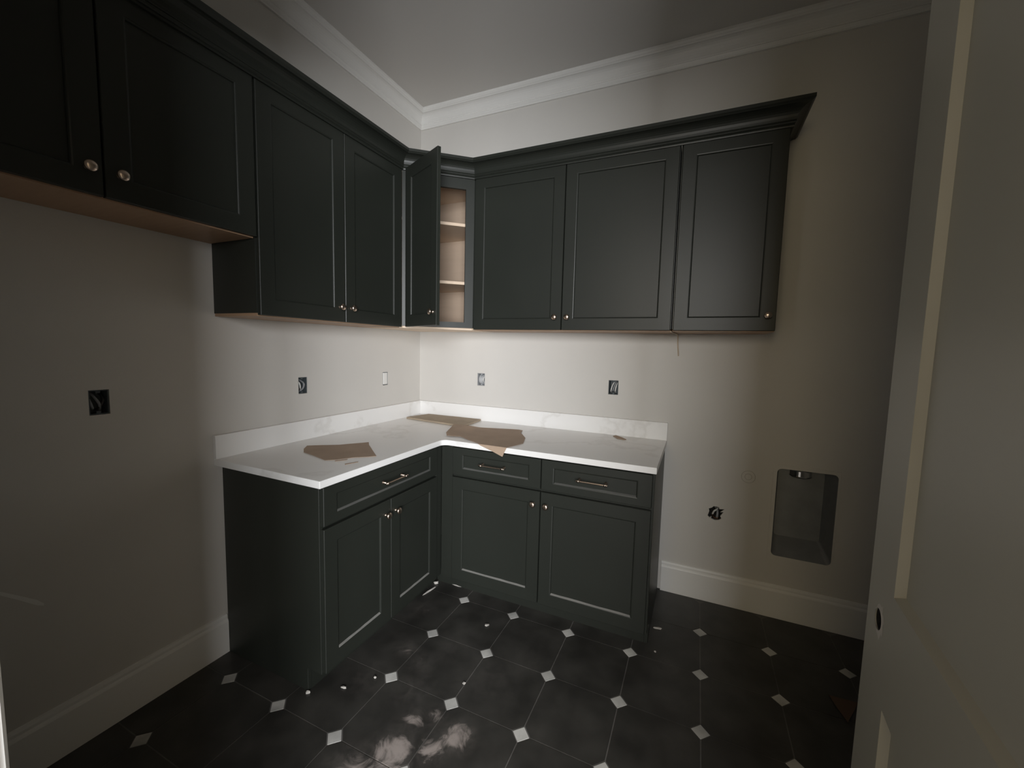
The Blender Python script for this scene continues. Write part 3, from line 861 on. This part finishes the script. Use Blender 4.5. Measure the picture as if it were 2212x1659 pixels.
# torn paper with a corner drooping over the counter edge
pp = [(0.497, -0.300), (0.62, -0.262), (0.76, -0.226), (0.908, -0.189), (0.940, -0.203), (0.960, -0.281), (1.038, -0.397), (1.076, -0.521), (1.039, -0.640),
      (0.867, -0.640), (0.78, -0.600), (0.702, -0.554), (0.621, -0.574), (0.588, -0.530)]
bm = bmesh.new()
f = bm.faces.new([bm.verts.new((x, y, 0)) for x, y in pp])
bmesh.ops.triangulate(bm, faces=[f])
bmesh.ops.subdivide_edges(bm, edges=bm.edges, cuts=3, use_grid_fill=True)
for v in bm.verts:
    x, y = v.co.x, v.co.y
    k = min(1, max(0, (y+0.64)/0.1))
    v.co.z = 0.9150 + 0.004*k*(0.5+0.5*math.sin(11*x)*math.cos(13*y+1))
    if x < 0.66: v.co.z += 0.010*min(1, (0.66-x)/0.09)*max(0, min(1, (y+0.60)/0.06))
fl = [[(0.867, -0.640, 0.9150), (1.039, -0.640, 0.9150)], [(0.869, -0.6500, 0.9150), (1.038, -0.6500, 0.9150)], [(0.885, -0.6525, 0.9085), (1.036, -0.6525, 0.9100)], [(0.955, -0.6545, 0.888), (1.026, -0.6545, 0.888)], [(1.012, -0.6560, 0.868), (1.018, -0.6560, 0.867)]]
vr = [[bm.verts.new(p) for p in row] for row in fl]
for a, b in zip(vr, vr[1:]): bm.faces.new((a[0], b[0], b[1], a[1]))
bmesh.ops.remove_doubles(bm, verts=bm.verts, dist=2e-4)
o = obj('torn_paper', bm, M['kraft'], label='large torn brown paper piece with one corner drooping over the counter edge', cat='paper')
s_ = o.modifiers.new('thickness', 'SOLIDIFY'); s_.thickness = 0.0010; s_.offset = 1
sheet('torn_paper', [(0.150, -1.119), (0.205, -1.072), (0.268, -1.026), (0.353, -0.908), (0.40, -0.955), (0.582, -1.100), (0.56, -1.125), (0.509, -1.167), (0.475, -1.23), (0.437, -1.262), (0.33, -1.232), (0.243, -1.213), (0.19, -1.17)],
      0.9143, 0.0012, M['kraft'], 'torn brown paper piece lying flat on the left arm of the counter', 'paper', 0.0012)
sheet('paper_sliver', [(0.478, -1.246), (0.507, -1.200), (0.513, -1.212), (0.487, -1.252)], 0.9143, 0.0012, M['kraft'], 'small brown paper sliver touching the edge of the left torn piece', 'paper scrap', 0.0006, 1)
sheet('paper_sliver', [(0.553, -1.260), (0.575, -1.206), (0.582, -1.212), (0.562, -1.268)], 0.9143, 0.0012, M['kraft'], 'thin brown paper sliver close to the front edge of the left counter', 'paper scrap', 0.0006, 1)
sheet('paper_scrap', [(1.474, -0.070), (1.486, -0.046), (1.530, -0.090), (1.562, -0.128), (1.553, -0.140), (1.510, -0.128)], 0.9143, 0.0025, M['kraft'], 'small curled brown scrap alone on the right end of the counter', 'paper scrap', 0.005, 1)

# ------------------------------------------------------------------ builders' bits on the floor
def crumb(x, y, sx, sy, sz, rz, label, seed, m='plaster', name='plaster_chip', cat='debris', group=None):
    rnd = random.Random(seed)
    bm = bmesh.new()
    bmesh.ops.create_icosphere(bm, subdivisions=2, radius=1.0)
    for v in bm.verts:
        k = 0.75+0.5*rnd.random()
        v.co = Vector((v.co.x*sx*k, v.co.y*sy*k, max(v.co.z, -0.5)*sz*k))
    zm = min(v.co.z for v in bm.verts)
    for v in bm.verts: v.co.z -= zm
    return obj(name, bm, M[m], loc=(x, y, 0.0), rot=(0, 0, rz), label=label, cat=cat, group=group)
crumb(0.535, -1.450, 0.009, 0.006, 0.006, 0.5, 'white crumb at the toe-kick corner of the left base cabinet', 1)
crumb(0.645, -1.368, 0.012, 0.005, 0.004, 0.3, 'larger white plaster crumb in front of the left cabinet door', 2)
crumb(0.725, -1.270, 0.006, 0.005, 0.004, 0.1, 'tiny white crumb between two pale dots by the left cabinet', 3)
crumb(1.000, -0.760, 0.011, 0.010, 0.004, 0.4, 'grey dust lump on the tile near the inside corner', 4)
crumb(1.395, -0.512, 0.032, 0.005, 0.004, -0.03, 'thin white sliver along the toe kick of the right base cabinet', 5)
crumb(1.600, -0.500, 0.009, 0.007, 0.005, 0.2, 'white crumb under the right base cabinet door', 6)
crumb(1.670, -0.480, 0.007, 0.007, 0.004, 0.9, 'dim crumb at the far end of the right toe kick', 7)
crumb(1.803, -0.392, 0.020, 0.007, 0.005, 0.2, 'bright plaster flake on the floor beside the right base cabinet end', 8)
crumb(1.085, -1.130, 0.007, 0.006, 0.004, 0.2, 'single tiny white crumb in the middle of an open floor tile', 9)
crumb(0.560, -0.640, 0.006, 0.050, 0.004, -0.15, 'pale sliver lying along the left toe kick', 10)
crumb(0.548, -0.560, 0.015, 0.010, 0.008, 0.4, 'dusty lump in the inside corner under the base cabinets', 11)
crumb(0.610, -0.520, 0.020, 0.007, 0.005, 0.2, 'crumpled pale flake against the corner toe kick', 12)
crumb(0.672, -0.522, 0.040, 0.009, 0.004, 0.0, 'long dusty flake beside the corner toe kick', 13)
crumb(1.808, -0.570, 0.005, 0.005, 0.003, 0.3, 'pinhead crumb at the foot of the right end panel', 14)
sheet('paper_scrap', [(2.500, -0.512), (2.60, -0.505), (2.565, -0.575), (2.530, -0.640), (2.512, -0.575)], 0.0005, 0.0015, M['scrap'], 'dark brown paper scrap on the floor towards the open door', 'paper scrap', 0.002, 1)
